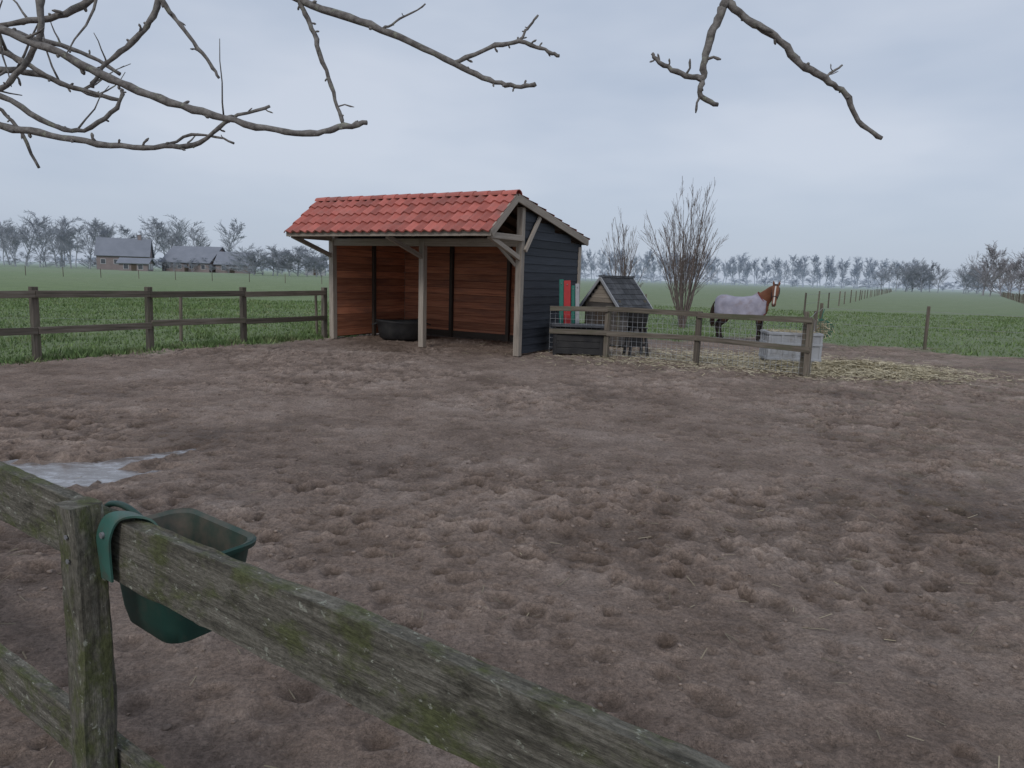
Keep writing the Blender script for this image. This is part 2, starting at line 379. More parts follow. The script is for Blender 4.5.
s1b=strips(9000,lambda n:NR.normal(4.4,1.6,n),lambda n:NR.normal(14.7,.9,n),.05,.15,.009,.04)
sa=np.concatenate([s1,s1b])
np_mesh('straw_pile',sa,np.arange(len(sa)).reshape(-1,4),M_hay,rnd=NR.rand(len(sa)//4))
s2=strips(1800,lambda n:NR.uniform(-6,8,n),lambda n:.9+12*NR.rand(n)**1.3,.03,.12,.004,.006)
M_straw2=pmat('old_straw',[(.16,.13,.09),(.34,.29,.20)],(2,2,2),bump=0,rnd=.4)
np_mesh('loose_straw',s2,np.arange(len(s2)).reshape(-1,4),M_straw2,rnd=NR.rand(len(s2)//4))
ico=np.array([(0,0,1),(.894,0,.447),(.276,.851,.447),(-.724,.526,.447),(-.724,-.526,.447),(.276,-.851,.447),(.724,.526,-.447),(-.276,.851,-.447),(-.894,0,-.447),(-.276,-.851,-.447),(.724,-.526,-.447),(0,0,-1)])
icf=np.array([(0,1,2),(0,2,3),(0,3,4),(0,4,5),(0,5,1),(1,6,2),(2,7,3),(3,8,4),(4,9,5),(5,10,1),(6,7,2),(7,8,3),(8,9,4),(9,10,5),(10,6,1),(6,11,7),(7,11,8),(8,11,9),(9,11,10),(10,11,6)])
n=14000
cx=NR.uniform(-8,9,n); cy=.9+13*NR.rand(n)**1.3; cz,cm,cp,_=height(cx,cy); kk=(cm>.8)&(cp<.1); cx,cy,cz=cx[kk],cy[kk],cz[kk]; n=len(cx)
sz=.003+.012*NR.rand(n)**3
vv=ico[None]*sz[:,None,None]*NR.uniform(.5,1.6,(n,12,1)); vv[:,:,2]*=.6; vv+=np.stack([cx,cy,cz+sz*.1],1)[:,None]
ff=(icf[None]+12*np.arange(n)[:,None,None]).reshape(-1,3)
np_mesh('mud_clods',vv.reshape(-1,3),ff,M_clod,rnd=np.repeat(NR.rand(n),20),smooth=True)

# ------------------------------------------------------------------ foreground fence
D=V((.829,-.559,0)); NF=V((.559,.829,0)); P0=V((-.995,1.67,0))
def rough_beam(mb,p0,p1,w,h,mat,seg=60,jit=.0018,wav=.004,up=V((0,0,1))):
    p0=V(p0);p1=V(p1);d=(p1-p0).normalized(); y=up.cross(d).normalized(); z=d.cross(y)
    b=min(w,h)*.10; prof=[]
    a,c=w/2,h/2
    for sx,sy in ((1,1),(-1,1),(-1,-1),(1,-1)):
        q=[(sx*a,sy*(c-b)),(sx*(a-b*.3),sy*(c-b*.3)),(sx*(a-b),sy*c)]
        if sx*sy<0: q=q[::-1]
        prof+=q
    full=[]
    for i in range(len(prof)):
        p=prof[i];q=prof[(i+1)%len(prof)]; full.append(p)
        dl=math.hypot(q[0]-p[0],q[1]-p[1]); ns=int(dl/.016)
        for k in range(1,ns): full.append((p[0]+(q[0]-p[0])*k/ns,p[1]+(q[1]-p[1])*k/ns))
    ph=R.random()*10; off=[R.uniform(-jit,jit) for _ in full]
    rings=[]
    for i in range(seg+1):
        t=i/seg; c0=p0.lerp(p1,t)+y*math.sin(t*7+ph)*wav*.5+z*math.sin(t*9+ph*2)*wav
        off=[o*.85+R.uniform(-jit,jit)*.6 for o in off]
        rings.append([c0+y*(px_*(1+o/.028))+z*(py_*(1+o/.04)) for (px_,py_),o in zip(full,off)])
    mb.loft(rings,mat)
fg=empty('paddock_fence')
mb=MB()
a=P0+D*-3.4+NF*.004; b=P0+D*2.9+NF*.004
rough_beam(mb,a+V((0,0,.958)),b+V((0,0,.888)),.038,.160,M_fence_fg,seg=200,jit=.0022)
mb.build('top_rail',fg)
mb=MB(); rough_beam(mb,a+V((0,0,.33)),b+V((0,0,.26)),.038,.135,M_fence_fg,seg=120); mb.build('lower_rail',fg)
mb=MB()
for v in (-1.95,-.004,1.9):
    c=P0+D*v-NF*.056
    rough_beam(mb,c+V((0,0,-.3)),c+V((0,0,1.03)),.078,.078,M_fence_fg,seg=60,up=NF,jit=.0022)
mb.build('posts',fg)
mb=MB()
for v in (-1.95,-.004,1.9):
    for z in (.9,.96,.3):
        c=P0+D*(v+.015)-NF*.096+V((0,0,z)); mb.tube([c,c-NF*.003],.006,M_steel,8)
mb.build('bolts',fg)
# ------------------------------------------------------------------ feed trough
tr=empty('feed_trough',tuple(P0+NF*.168+D*.030),math.atan2(-.559,.829))
def rrect(hx,hy,cx,cy,z,r=.06,n=5,dz=0):
    out=[]
    for (sx,sy,a0) in ((1,1,0),(-1,1,90),(-1,-1,180),(1,-1,270)):
        for k in range(n+1):
            a=math.radians(a0+90*k/n); out.append((cx+sx*(hx-r)+r*math.cos(a),cy+sy*(hy-r)+r*math.sin(a),z+dz*(cx+sx*(hx-r))))
    return out
mb=MB()
o=[(.105,.075,-.012,.650,.04),(.122,.088,-.008,.656,.05),(.134,.098,-.006,.70,.05),(.147,.107,0,.76,.052),(.163,.117,0,.83,.055),(.172,.122,0,.875,.055),(.186,.133,0,.878,.06),(.188,.135,0,.890,.06),(.183,.131,0,.895,.06)]
mb.loft([rrect(hx,hy,0,cy,z,r,6,-.04) for hx,hy,cy,z,r in o],M_green,caps=False); mb.quad(rrect(.105,.075,0,-.012,.65,.04,6,-.04)[::-1],M_green)
inn=[(.183,.131,.895),(.168,.117,.888),(.158,.111,.83),(.139,.10,.76),(.12,.086,.70),(.105,.075,.675)]
ri=[rrect(hx,hy,0,0,z,.052,6,-.04) for hx,hy,z in inn]
mb.loft(ri,M_greenin,caps=False); mb.quad(ri[-1],M_greenin)
for sx in (-.09,0,.09):
    mb.beam((sx,.117,.72),(sx*1.1,.133,.87),.012,.008,M_green)
mb.build('tub',tr,smooth=True).modifiers.new('e','EDGE_SPLIT').split_angle=math.radians(50)
mb=MB()
def band(path,w,t,mat,ax=V((1,0,0))):
    rings=[]
    for i,p in enumerate(path):
        p=V(p); a_=V(path[max(0,i-1)]); c_=V(path[min(len(path)-1,i+1)]); d=(c_-a_).normalized(); nn=ax.cross(d).normalized()
        rings.append([p+ax*w/2-nn*t/2,p+ax*w/2+nn*t/2,p-ax*w/2+nn*t/2,p-ax*w/2-nn*t/2])
    mb.loft(rings,mat)
band(cr([(.135,-.120,.875),(.120,-.122,.94),(.10,-.132,.992),(.075,-.160,1.009),(.05,-.190,1.002),(.036,-.204,.965),(.028,-.204,.92),(.024,-.200,.845)]),.060,.005,M_strap)
mb.tube(cr([(-.15,-.118,.90),(-.12,-.125,.97),(-.06,-.130,1.0),(.02,-.130,1.0),(.09,-.118,.96),(.14,-.10,.90)]),.008,M_green,8)
mb.tube([(.036,-.207,.962),(.036,-.213,.962)],.008,M_steel,8)
mb.build('hanging_straps',tr,smooth=True).modifiers.new('e','EDGE_SPLIT').split_angle=math.radians(50)

# ------------------------------------------------------------------ apple tree
at_=empty('apple_tree')
def wig(pts,amp,sub=5):
    out=cr(pts,sub)
    for i in range(1,len(out)-1): out[i]=out[i]+V((R.uniform(-1,1),R.uniform(-1,1),R.uniform(-1,1)))*amp
    return out
def branch(mb,pts,r0,r1,amp=.004,n=7,spurs=True,sub=5,twig=0):
    p=wig(pts,amp,sub); m=len(p); rad=[]
    for i in range(m):
        t=i/(m-1); rad.append((r0+(r1-r0)*t)*(1+R.uniform(-.14,.2)))
    mb.tube(p,rad,M_bark,n,.08)
    if spurs:
        for i in range(2,m-1,2):
            if R.random()<.65:
                d=V((R.uniform(-1,1),R.uniform(-.6,.6),R.uniform(-1,1))).normalized(); dd=(p[i+1]-p[i-1]).normalized()
                d=(d-dd*d.dot(dd)*.3).normalized(); L=R.uniform(.012,.030)+(.04*R.random() if R.random()<.2 else 0)
                q=[p[i],p[i]+d*L*.5,p[i]+d*L*.8+dd*L*.2,p[i]+d*L+dd*L*.3]
                rr=rad[i]*.5
                mb.tube(q,[rr,rr*.8,rr*1.0,rr*.4],M_bark,5)
    for _ in range(twig):
        i=R.randrange(2,m-2); dd=(p[i+1]-p[i-1]).normalized()
        d=(dd*.7+V((R.uniform(-1,1),R.uniform(-1,1),R.uniform(-.7,1)))).normalized(); L=R.uniform(.10,.30)
        q=[p[i]]
        for s in range(4):
            d=(d+V((R.uniform(-1,1),R.uniform(-1,1),R.uniform(-.6,1)))*.22).normalized(); q.append(q[-1]+d*L/4)
        rr=rad[i]*.5; mb.tube(q,[rr,rr*.8,rr*.65,rr*.5,rr*.35],M_bark,5)
S={'A':(2.6,'-201,250 -182,240 -161,232 -144,224 -127,218 -108,213 -90,209 -74,208 -64,210 -54,212',.0165,.0090),
'B':(3.0,'-116,282 -89,266 -69,260 -49,253 -27,244 -13,238 -2,236 6,237',.0160,.0080),
'B1':(3.0,'-27,244 -13,250 -1,253 9,250 15,248',.0095,.006),'B2':(3.0,'-1,253 2,258 6,263',.006,.004),'B3':(3.0,'-56,256 -49,260 -39,266',.005,.003),
'C':(3.0,'-90,267 -86,259 -82,249 -77,234 -73,222 -71,218',.0105,.007),
'D':(2.9,'-143,268 -138,259 -131,250 -123,240 -118,233',.010,.006),'D1':(2.9,'-140,262 -144,253 -152,245 -162,237 -168,228',.0125,.007),
'E':(2.8,'-221,218 -198,211 -179,208 -157,205 -136,205 -122,207 -110,216 -95,221',.0160,.005),
'G':(3.1,'-239,237 -218,239 -201,237 -187,232 -174,229',.014,.007),'H':(2.9,'-224,229 -204,224 -186,214 -172,212 -159,221 -156,228',.013,.006),
'I':(2.9,'-205,219 -199,213 -191,197',.008,.005),'J':(2.7,'-169,263 -173,253 -175,239 -186,225 -194,220',.014,.008),
'K':(3.0,'-222,251 -210,244 -198,238 -187,232 -163,226',.015,.007),'L':(2.8,'-153,264 -167,253 -184,249 -203,245',.013,.009),
'M':(3.2,'-173,241 -190,250 -211,255 -232,261',.007,.013),'N':(2.8,'-136,205 -122,210 -109,207',.006,.004),
'F':(2.7,'83,277 73,260 71,256 68,248 66,239 66,232 65,227 72,224',.0175,.008),
'F1':(2.7,'66,233 58,234 50,238 47,241',.0105,.006),'F2':(2.7,'73,259 81,253 91,248 101,239 110,234 118,229 124,220 133,214',.0150,.008),'F3':(2.7,'109,234 112,236 116,239',.005,.0035)}
mb=MB()
for k,(d,s,r0,r1) in S.items():
    pts=[tuple(float(t)/100 for t in q.split(',')) for q in s.split()]
    branch(mb,[(x,d,z) for x,z in pts],r0,r1,twig={'A':1,'E':2,'K':4,'G':4,'H':2,'J':2,'L':3,'M':3}.get(k,0))
crown=(-3.3,2.3,1.75)
def limb(pts,r0,r1): branch(mb,pts,r0,r1,.006,9,False)
limb([crown,(-2.7,2.5,2.35),(-2.3,2.55,2.55),(-2.01,2.6,2.50)],.05,.018)
limb([crown,(-2.8,2.65,2.05),(-2.21,2.8,2.18)],.045,.0165)
limb([(-2.8,2.65,2.05),(-2.5,2.8,2.3),(-2.24,2.9,2.29)],.02,.0135)
limb([(-2.7,2.5,2.35),(-2.55,2.8,2.4),(-2.39,3.1,2.37)],.02,.0145)
limb([(-2.7,2.5,2.35),(-2.5,2.8,2.6),(-2.22,3.0,2.51)],.022,.0155)
limb([(-2.7,2.5,2.35),(-2.6,2.9,2.65),(-2.32,3.2,2.61)],.022,.0135)
limb([crown,(-3.0,2.3,2.6),(-2.4,2.5,3.15),(-1.6,2.7,3.3),(-.8,2.65,3.45),(.1,2.6,3.35),(.6,2.65,3.0),(.83,2.7,2.77)],.06,.018)
limb([(-1.6,2.7,3.3),(-1.4,2.85,3.05),(-1.16,3.0,2.82)],.022,.0165)
limb([(-1.0,2.67,3.4),(-.95,2.9,2.95),(-.90,3.0,2.67)],.016,.011)
limb([(-2.4,2.5,3.15),(-1.9,2.6,2.95),(-1.69,2.7,2.63)],.02,.0145)
limb([(-1.9,2.6,2.95),(-1.6,2.75,2.85),(-1.43,2.9,2.68)],.017,.0125)
limb([(-1.9,2.6,2.95),(-1.7,2.7,2.8),(-1.53,2.8,2.64)],.015,.013)
limb([crown,(-3.7,2.0,2.5),(-4.3,1.6,3.2)],.05,.012)
limb([crown,(-3.6,2.9,2.4),(-3.9,3.7,3.0)],.045,.012)
limb([crown,(-3.2,1.6,2.6),(-2.8,.8,3.3)],.045,.012)
mb.build('branches',at_,smooth=True)
mb=MB(); mb.tube(wig([(-3.5,2.2,-.1),(-3.48,2.2,.2),(-3.4,2.25,.9),(-3.32,2.28,1.5),(-3.3,2.3,1.8)],.01),[.13-.05*i/20 for i in range(21)],M_bark,14,.06); mb.build('trunk',at_,smooth=True)

# ------------------------------------------------------------------ horse shelter
sh=empty('horse_shelter',(.085,14.23,0),-math.radians(30.4))
W=5.08; DP=2.65; RZ=3.15; EZ=2.42; EY=-1.30; RY=-.38; BY=2.88; BZ=2.48
XR=.13; XL=-W-.05
mb=MB(); fr=.13
for x in (-W,-2.42,0):
    mb.box((x,0,1.15),(fr,fr,2.30),M_frame)
mb.box((0,0,2.62),(fr-.004,fr-.004,.64),M_frame); mb.box((-W+.06,0,2.62),(fr-.004,fr-.004,.64),M_frame)
for x in (-W,0): mb.box((x,DP,1.15),(fr,fr,2.30),M_frame)
mb.box((-W/2,.0,2.26),(W-.14,.09,.16),M_frame)
mb.box((-W/2,DP,2.36),(W-.14,.09,.14),M_frame)
for x in (-W-.01,-2.42,.01):
    mb.beam((x,-.05,1.95),(x,-1.18,2.32),.07,.09,M_frame)
for x in (-W,0):
    xx=x+(.06 if x==0 else 0)
    mb.beam((xx,.0,2.34),(xx,-1.24,2.335),.05,.11,M_frame)
mb.beam((.085,.05,2.1),(.085,.62,2.80),.045,.09,M_frame)
mb.beam((-.07,0,1.8),(-.5,0,2.2),.07,.07,M_frame)
mb.build('posts_and_beams',sh,bevel=.006)
mb=MB()
for x,s in ((XR,1),(XL,-1)):
    mb.beam((x,EY,EZ-.06),(x,RY,RZ-.06),.035,.15,M_frame)
    mb.beam((x+.002*s,RY,RZ-.065),(x+.002*s,BY,BZ-.065),.035,.15,M_frame)
mb.box(((XL+XR)/2,EY-.02,EZ-.055),(XR-XL+.02,.03,.11),M_frame)
mb.box(((XL+XR)/2,BY+.02,BZ-.055),(XR-XL+.02,.03,.13),M_frame)
mb.build('barge_and_fascia',sh,bevel=.004)
mb=MB()
def slab(y0,z0,y1,z1,t,mat):
    x0=XL+.02; x1=XR-.02
    mb.beam(((x0+x1)/2,y0,z0),((x0+x1)/2,y1,z1),x1-x0,t,mat)
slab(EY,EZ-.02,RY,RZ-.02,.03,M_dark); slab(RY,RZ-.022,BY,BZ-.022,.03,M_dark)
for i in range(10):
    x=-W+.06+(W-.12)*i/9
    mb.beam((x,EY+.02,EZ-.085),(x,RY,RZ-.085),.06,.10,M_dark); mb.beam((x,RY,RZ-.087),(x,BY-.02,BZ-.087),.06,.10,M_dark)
mb.build('roof_deck',sh)
mb=MB(); kt=mb.mi(M_tile)
def tiles(y0,z0,y1,z1,nc,x0=XL-.01,x1=XR+.02,cols=24):
    sl=V((0,y1-y0,z1-z0)); Ls=sl.length; sl.normalize(); nrm=V((1,0,0)).cross(sl)
    if nrm.z<0: nrm=-nrm
    cw=(x1-x0)/cols; per=10
    prof=[0,.010,.026,.040,.046,.040,.026,.010,.0,-.004]
    for c in range(nc):
        a=Ls*c/nc-.02; b_=Ls*(c+1)/nc+.03
        for j in range(cols):
            xj=x0+j*cw; rn=R.random(); jit=R.uniform(-.007,.007)
            rows=[]
            for (s,hh) in ((a,.0),(b_+jit,.034+R.uniform(0,.007)),(b_+jit,.008)):
                rr=[]
                for k in range(per+1):
                    pk=prof[k%per]; rr.append(V((xj+cw*k/per,y0,z0))+sl*s+nrm*(.012+pk+hh))
                rows.append(rr)
            bs=len(mb.v)
            for rr in rows:
                for q in rr: mb.v.append(tuple(q))
            n1=per+1
            for r_ in range(2):
                for k in range(per):
                    mb.face([bs+r_*n1+k,bs+r_*n1+k+1,bs+(r_+1)*n1+k+1,bs+(r_+1)*n1+k],[(0,0)]*4,kt,rn)
tiles(RY,RZ,EY-.05,EZ-.04,4); tiles(RY,RZ,BY+.05,BZ-.01,9)
mb.build('roof_tiles',sh)
mb=MB(); nr=16; stp=(XR-XL+.02)/nr
for q in range(nr):
    x=XL-.01+q*stp; rings=[]; zj=R.uniform(-.004,.004)
    for dx,rr in ((0,.112),(stp+.02,.126),(stp+.02,.108)):
        rings.append([(x+dx,RY+rr*math.cos(a),RZ-.012+zj+rr*.8*math.sin(a)) for a in [math.pi*t/8 for t in range(9)]])
    mb.loft(rings,M_tile,caps=False,closed=False)
mb.build('ridge_tiles',sh)
mb=MB(); z=.06; bh=.172
while z<2.25:
    mb.box((-W/2,DP-.07,z+bh/2),(W-.14,.022,bh-.006+R.uniform(-.002,.002)),M_plank)
    mb.box((-W+.045,DP/2,z+bh/2),(.022,DP-.14,bh-.006),M_plank)
    mb.box((-.045,DP/2,z+bh/2),(.022,DP-.14,bh-.006),M_plank)
    z+=bh
mb.box((-W/2,DP-.1,.09),(W-.2,.03,.16),M_dark)
mb.build('interior_planks',sh,bevel=.003)
mb=MB()
for x in (-3.45,-1.75): mb.box((x,DP-.13,1.15),(.09,.09,2.3),M_dark)
mb.box((-W+.10,DP*.5,1.15),(.07,.09,2.3),M_dark)
mb.build('wall_studs',sh,bevel=.004)
mb=MB(); z=.05; e=.165
while z<3.0:
    zt=z+e
    yend=DP+.06 if zt<2.42 else RY+(RZ-.10-zt)*(BY-RY)/(RZ-BZ)
    yend=min(yend,DP+.06); y0=.07
    if yend>y0+.1:
        for x,s in ((.03,1),(-W-.03,-1)):
            rot=Euler((0,math.radians(-5*s),0)).to_matrix()
            mb.box((x,(y0+yend)/2,z+e/2),(.022,yend-y0,e+.02),M_black,rot)
    if z<2.25:
        rot=Euler((math.radians(5),0,0)).to_matrix(); mb.box((-W/2,DP+.075,z+e/2),(W+.1,.022,e+.02),M_black,rot)
    z+=e
mb.build('black_weatherboards',sh)

ft=empty('rubber_feed_tub',(-2.72,17.1,0),.2)
mb=MB()
def oval(a,b,z,n=24,w=0): return [(a*math.cos(2*math.pi*k/n),b*math.sin(2*math.pi*k/n),z+w*math.sin(4*math.pi*k/n+1)) for k in range(n)]
mb.loft([oval(.42,.30,0),oval(.52,.38,.05),oval(.56,.42,.25),oval(.60,.45,.42,w=.02),oval(.62,.47,.45,w=.02),oval(.60,.45,.47,w=.02),oval(.55,.41,.43,w=.02),oval(.50,.36,.1),oval(.4,.3,.06)],M_blackp)
mb.build('tub_body',ft,smooth=True)
mb=MB(); mb.tube([(.6,.0,.4),(.7,.05,.36),(.7,.15,.36),(.58,.2,.4)],.015,M_blackp); mb.tube([(-.6,.0,.4),(-.7,-.05,.36),(-.7,-.15,.36),(-.58,-.2,.4)],.015,M_blackp); mb.build('handles',ft)

# ------------------------------------------------------------------ fences
def post_rail(name,pts,hs,rails,rw=.035,rh=.115,pw=.105,side=-1,ext=None,mesh=False):
    e=empty(name); mb=MB()
    for (x,y),h_ in zip(pts,hs):
        mb.box((x,y,h_/2-.1),(pw,pw,h_+.2),M_fence,Euler((R.uniform(-.02,.02),R.uniform(-.02,.02),math.atan2(pts[-1][1]-pts[0][1],pts[-1][0]-pts[0][0]))).to_matrix())
    mb.build('posts',e,bevel=.008); mb=MB()
    rp=ext or pts
    for z0 in rails:
        for (a,b) in zip(rp[:-1],rp[1:]):
            a=V((*a,0));b=V((*b,0)); d=(b-a).normalized(); nn=V((d.y,-d.x,0))*side
            o=nn*(pw/2+rw/2+.001)
            mb.beam(a+o+d*.004+V((0,0,z0+R.uniform(-.025,.025))),b+o-d*.004+V((0,0,z0+R.uniform(-.025,.025))),rw,rh,M_fence)
    mb.build('rails',e,bevel=.005)
    if mesh:
        mb=MB()
        for (a,b) in zip(rp[:-1],rp[1:]):
            a=V((*a,0));b=V((*b,0)); d=(b-a); n_=int(d.length/.1); nn=V((d.y,-d.x,0)).normalized()*side*(-pw/2-.004)
            for i in range(n_+1):
                p=a+d*i/n_+nn; mb.tube([p+V((0,0,.03)),p+V((0,0,1.0))],.003,M_lightgrey,4)
            for z_ in np.arange(.05,1.01,.1): mb.tube([a+nn+V((0,0,z_)),b+nn+V((0,0,z_))],.003,M_lightgrey,4)
        mb.build('wire_mesh',e)
    return e
lp=[(-12.0,4.0),(-10.9,6.1),(-9.85,8.0),(-8.8,9.75),(-7.83,11.52),(-6.85,13.25),(-5.75,15.0),(-4.55,16.95)]
post_rail('paddock_fence',lp,[1.2]*8,(1.06,.50),side=1)
post_rail('rail_fence',[(1.93,14.55),(3.6,13.77),(5.16,12.3)],[1.05,1.03,1.02],(.98,.5),rh=.10,pw=.10,side=1,ext=[(.75,14.75),(1.93,14.55),(3.6,13.77),(5.2,12.27)],mesh=True)
def wire_fence(name,pts,h,wz,pr=.045,rad=.004):
    e=empty(name); mb=MB()
    for x,y in pts:
        hh=h*R.uniform(.92,1.05); t=R.uniform(-.04,.04)
        mb.tube([(x,y,-.1),(x+t,y,hh-.02),(x+t,y,hh)],[pr,pr*.95,pr*.8],M_fence,7)
    mb.build('posts',e); mb=MB()
    for z in wz:
        for a,b in zip(pts[:-1],pts[1:]):
            m=((a[0]+b[0])/2,(a[1]+b[1])/2,z-.03)
            mb.tube([(*a,z),m,(*b,z)],rad,M_steel,4)
    mb.build('wires',e); return e
wire_fence('wire_fence',[(5.16,12.5),(6.9,16.2),(8.3,19.1),(10.81,18.5),(14.5,17.2),(19,15.5)],1.1,(1.0,.6),.045,.005)
wire_fence('wire_fence',[(-16,11.5),(-11.9,13.3),(-9.5,14.0),(-7.05,14.9),(-5.02,18.0),(-3.5,21),(0,24),(5,27)],1.1,(.95,.5),.035,.003)
def lerp_pts(a,b,n): return [(a[0]+(b[0]-a[0])*i/n+R.uniform(-.1,.1),a[1]+(b[1]-a[1])*i/n) for i in range(n+1)]
wire_fence('wire_fence',lerp_pts((15.5,38),(132,250),34),1.2,(1.1,.6),.05,.008)
wire_fence('wire_fence',lerp_pts((20,22),(140,205),70),1.25,(1.1,.8,.4),.06,.008)
wire_fence('wire_fence',lerp_pts((-120,80),(-10,84),26),1.1,(1.0,.6),.04,.006)

# ------------------------------------------------------------------ yard objects
sb=empty('storage_bench',(1.38,14.95,0),-.10)
mb=MB()
for i in range(4): mb.box((0,-.3,.09+.135*i),(1.02,.03,.128),M_blackp)
for i in range(4): mb.box((0,.3,.09+.135*i),(1.02,.03,.128),M_blackp)
for s in (-.51,.51): mb.box((s,0,.29),(.03,.62,.54),M_blackp)
for s in (-.48,.48):
    for t in (-.29,.29): mb.box((s,t,.28),(.07,.07,.58),M_blackp)
mb.build('box_panels',sb,bevel=.006); mb=MB(); mb.box((0,-.0,.61),(1.14,.70,.045),M_slate); mb.build('lid',sb,bevel=.01)
for nm,mt,x,w,h_ in (('teal_jump_board',M_teal,1.03,.09,.92),('red_jump_board',M_red,1.15,.14,.90),('teal_jump_board',M_teal,1.28,.07,.80),('grey_jump_board',M_lightgrey,1.37,.08,.84)):
    e=empty(nm,(x-.02,14.98 if mt is M_red else 15.03,.64),-.25); mb=MB(); mb.beam((0,0,0),(-.05,.10,h_),.045,w,mt,up=(1,0,0))
    mb.tube([(-.04,.05,h_*.9),(-.045,.085,h_*.92)],.012,M_steel); mb.build('board',e,bevel=.012)
hu=empty('hutch_shed',(2.45,17.2,0),math.radians(38),.93)
mb=MB(); L_,W_=.95,1.15
for z in np.arange(.08,1.12,.13):
    for s in (-1,1): mb.box((0,s*W_/2,z+.06),(L_,.02,.124),M_hutch)
    for s in (-1,1): mb.box((s*L_/2,0,z+.06),(.02,W_-.03,.124),M_hutch)
for k,z in enumerate(np.arange(1.12,1.66,.11)):
    ww=W_*(1-(z+.05-1.12)/.62)-.03
    if ww>.06:
        for s in (-1,1): mb.box((s*L_/2,0,z+.055),(.02,ww,.105),M_frame)
for s in (-1,1):
    for t in (-1,1): mb.box((s*L_/2,t*W_/2,.6),(.06,.06,1.2),M_fence)
mb.build('walls',hu,bevel=.003); mb=MB()
for s in (-1,1):
    n_=6
    for i in range(n_):
        t0=i/n_; t1=(i+1)/n_+.06
        a_=V((0,s*(W_/2+.16)*t0,1.76-.78*t0)); b_=V((0,s*(W_/2+.16)*min(t1,1.03),1.76-.78*min(t1,1.03)+.02))
        for j in range(7):
            x_=-L_/2-.12+(L_+.24)*(j+.5)/7
            mb.beam(a_+V((x_,0,0)),b_+V((x_,0,0)),(L_+.24)/7-.006,.02,M_slate)
mb.beam((-L_/2-.14,0,1.79),(L_/2+.14,0,1.79),.10,.04,M_slate)
mb.build('roof',hu); mb=MB()
for xx in (-L_/2-.13,L_/2+.13):
    for s in (-1,1): mb.beam((xx,0,1.74),(xx,s*(W_/2+.17),.95),.025,.07,M_lightgrey)
mb.box((-L_/2-.014,.05,.55),(.02,.36,.7),M_dark); mb.box((-L_/2-.03,.05,.92),(.02,.42,.04),M_fence)
mb.build('trim_and_door',hu,bevel=.003)
bs_=empty('bucket_stand',(2.60,14.9,0),.2); mb=MB()
def circ(r,z,n=20,cx=0,cy=0): return [(cx+r*math.cos(2*math.pi*k/n),cy+r*math.sin(2*math.pi*k/n),z) for k in range(n)]
mb.loft([circ(.17,.62),circ(.19,.64),circ(.23,.88),circ(.25,1.0),circ(.265,1.01),circ(.25,1.02),circ(.22,.9),circ(.17,.66)],M_blackp)
mb.build('bucket',bs_,smooth=True); mb=MB()
for s in (-1,1):
    for t in (-1,1): mb.beam((s*.2,t*.17,0),(s*.13,t*.12,.60),.045,.06,M_blackp)
mb.box((0,0,.60),(.36,.34,.03),M_blackp); mb.box((0,-.15,.25),(.34,.03,.05),M_blackp); mb.box((0,.0,.3),(.22,.2,.2),M_blackp)
mb.build('stand',bs_,bevel=.005)
pb=empty('plastic_pallet_box',(5.62,14.3,.0),-.12); mb=MB()
bw,bd,b0,b1=.98,.70,.10,.66
for s in (-1,1):
    mb.box((0,s*bd/2,(b0+b1)/2),(bw-.02,.02,b1-b0),M_greyp); mb.box((s*bw/2,0,(b0+b1)/2),(.02,bd-.02,b1-b0),M_greyp)
    for z in (b0+.03,b1-.03,(b0+b1)/2+.05): mb.box((0,s*(bd/2+.022),z),(bw+.06,.03,.05),M_greyp); mb.box((s*(bw/2+.024),0,z),(.03,bd+.01,.05),M_greyp)
    for i in range(5):
        mb.box((-bw/2+.0+bw*i/4,s*(bd/2+.018),(b0+b1)/2),(.05,.02,b1-b0-.1),M_greyp)
        if i<4: mb.box((s*(bw/2+.018),-bd/2+.1+(bd-.2)*i/3,(b0+b1)/2),(.02,.04,b1-b0-.1),M_greyp)
mb.box((0,0,b0),(bw,bd,.03),M_greyp)
for s in (-1,0,1): mb.box((s*(bw/2-.08),0,.045),(.13,bd,.09),M_greyp)
mb.build('box_body',pb,bevel=.006)
mb=MB(); n_=1200
for i in range(n_):
    c=V((R.uniform(-bw/2+.05,bw/2-.05),R.uniform(-bd/2+.05,bd/2-.05),b1-.12+R.random()*.14)); d=V((R.uniform(-1,1),R.uniform(-1,1),R.uniform(-.4,.4)))*.06
    mb.beam(c-d,c+d,.006,.004,M_hay)
mb.build('hay_fill',pb)
hn=empty('hay_net',(7.85,18.1,.50))
me=bpy.data.meshes.new('net_mesh')
bm=bmesh.new(); bmesh.ops.create_uvsphere(bm,u_segments=18,v_segments=12,radius=.26)
for v in bm.verts: v.co.z*=.9; v.co.x*=1.15; v.co*=1+R.uniform(-.1,.1)
bm.to_mesh(me); bm.free(); me.materials.append(M_net)
ob=bpy.data.objects.new('net_mesh',me); scene.collection.objects.link(ob); ob.parent=hn
md=ob.modifiers.new('w','WIREFRAME'); md.thickness=.010
mb=MB(); mb.tube(cr([(0,0,.22),(.05,.05,.38),(.1,.1,.5)]),.012,M_net,5)
for i in range(160):
    c=V((R.gauss(0,.1),R.gauss(0,.1),R.gauss(0,.09))); d=V((R.uniform(-1,1),R.uniform(-1,1),R.uniform(-1,1)))*.1
    mb.beam(c-d,c+d,.01,.01,M_hay)
mb.build('net_contents',hn)

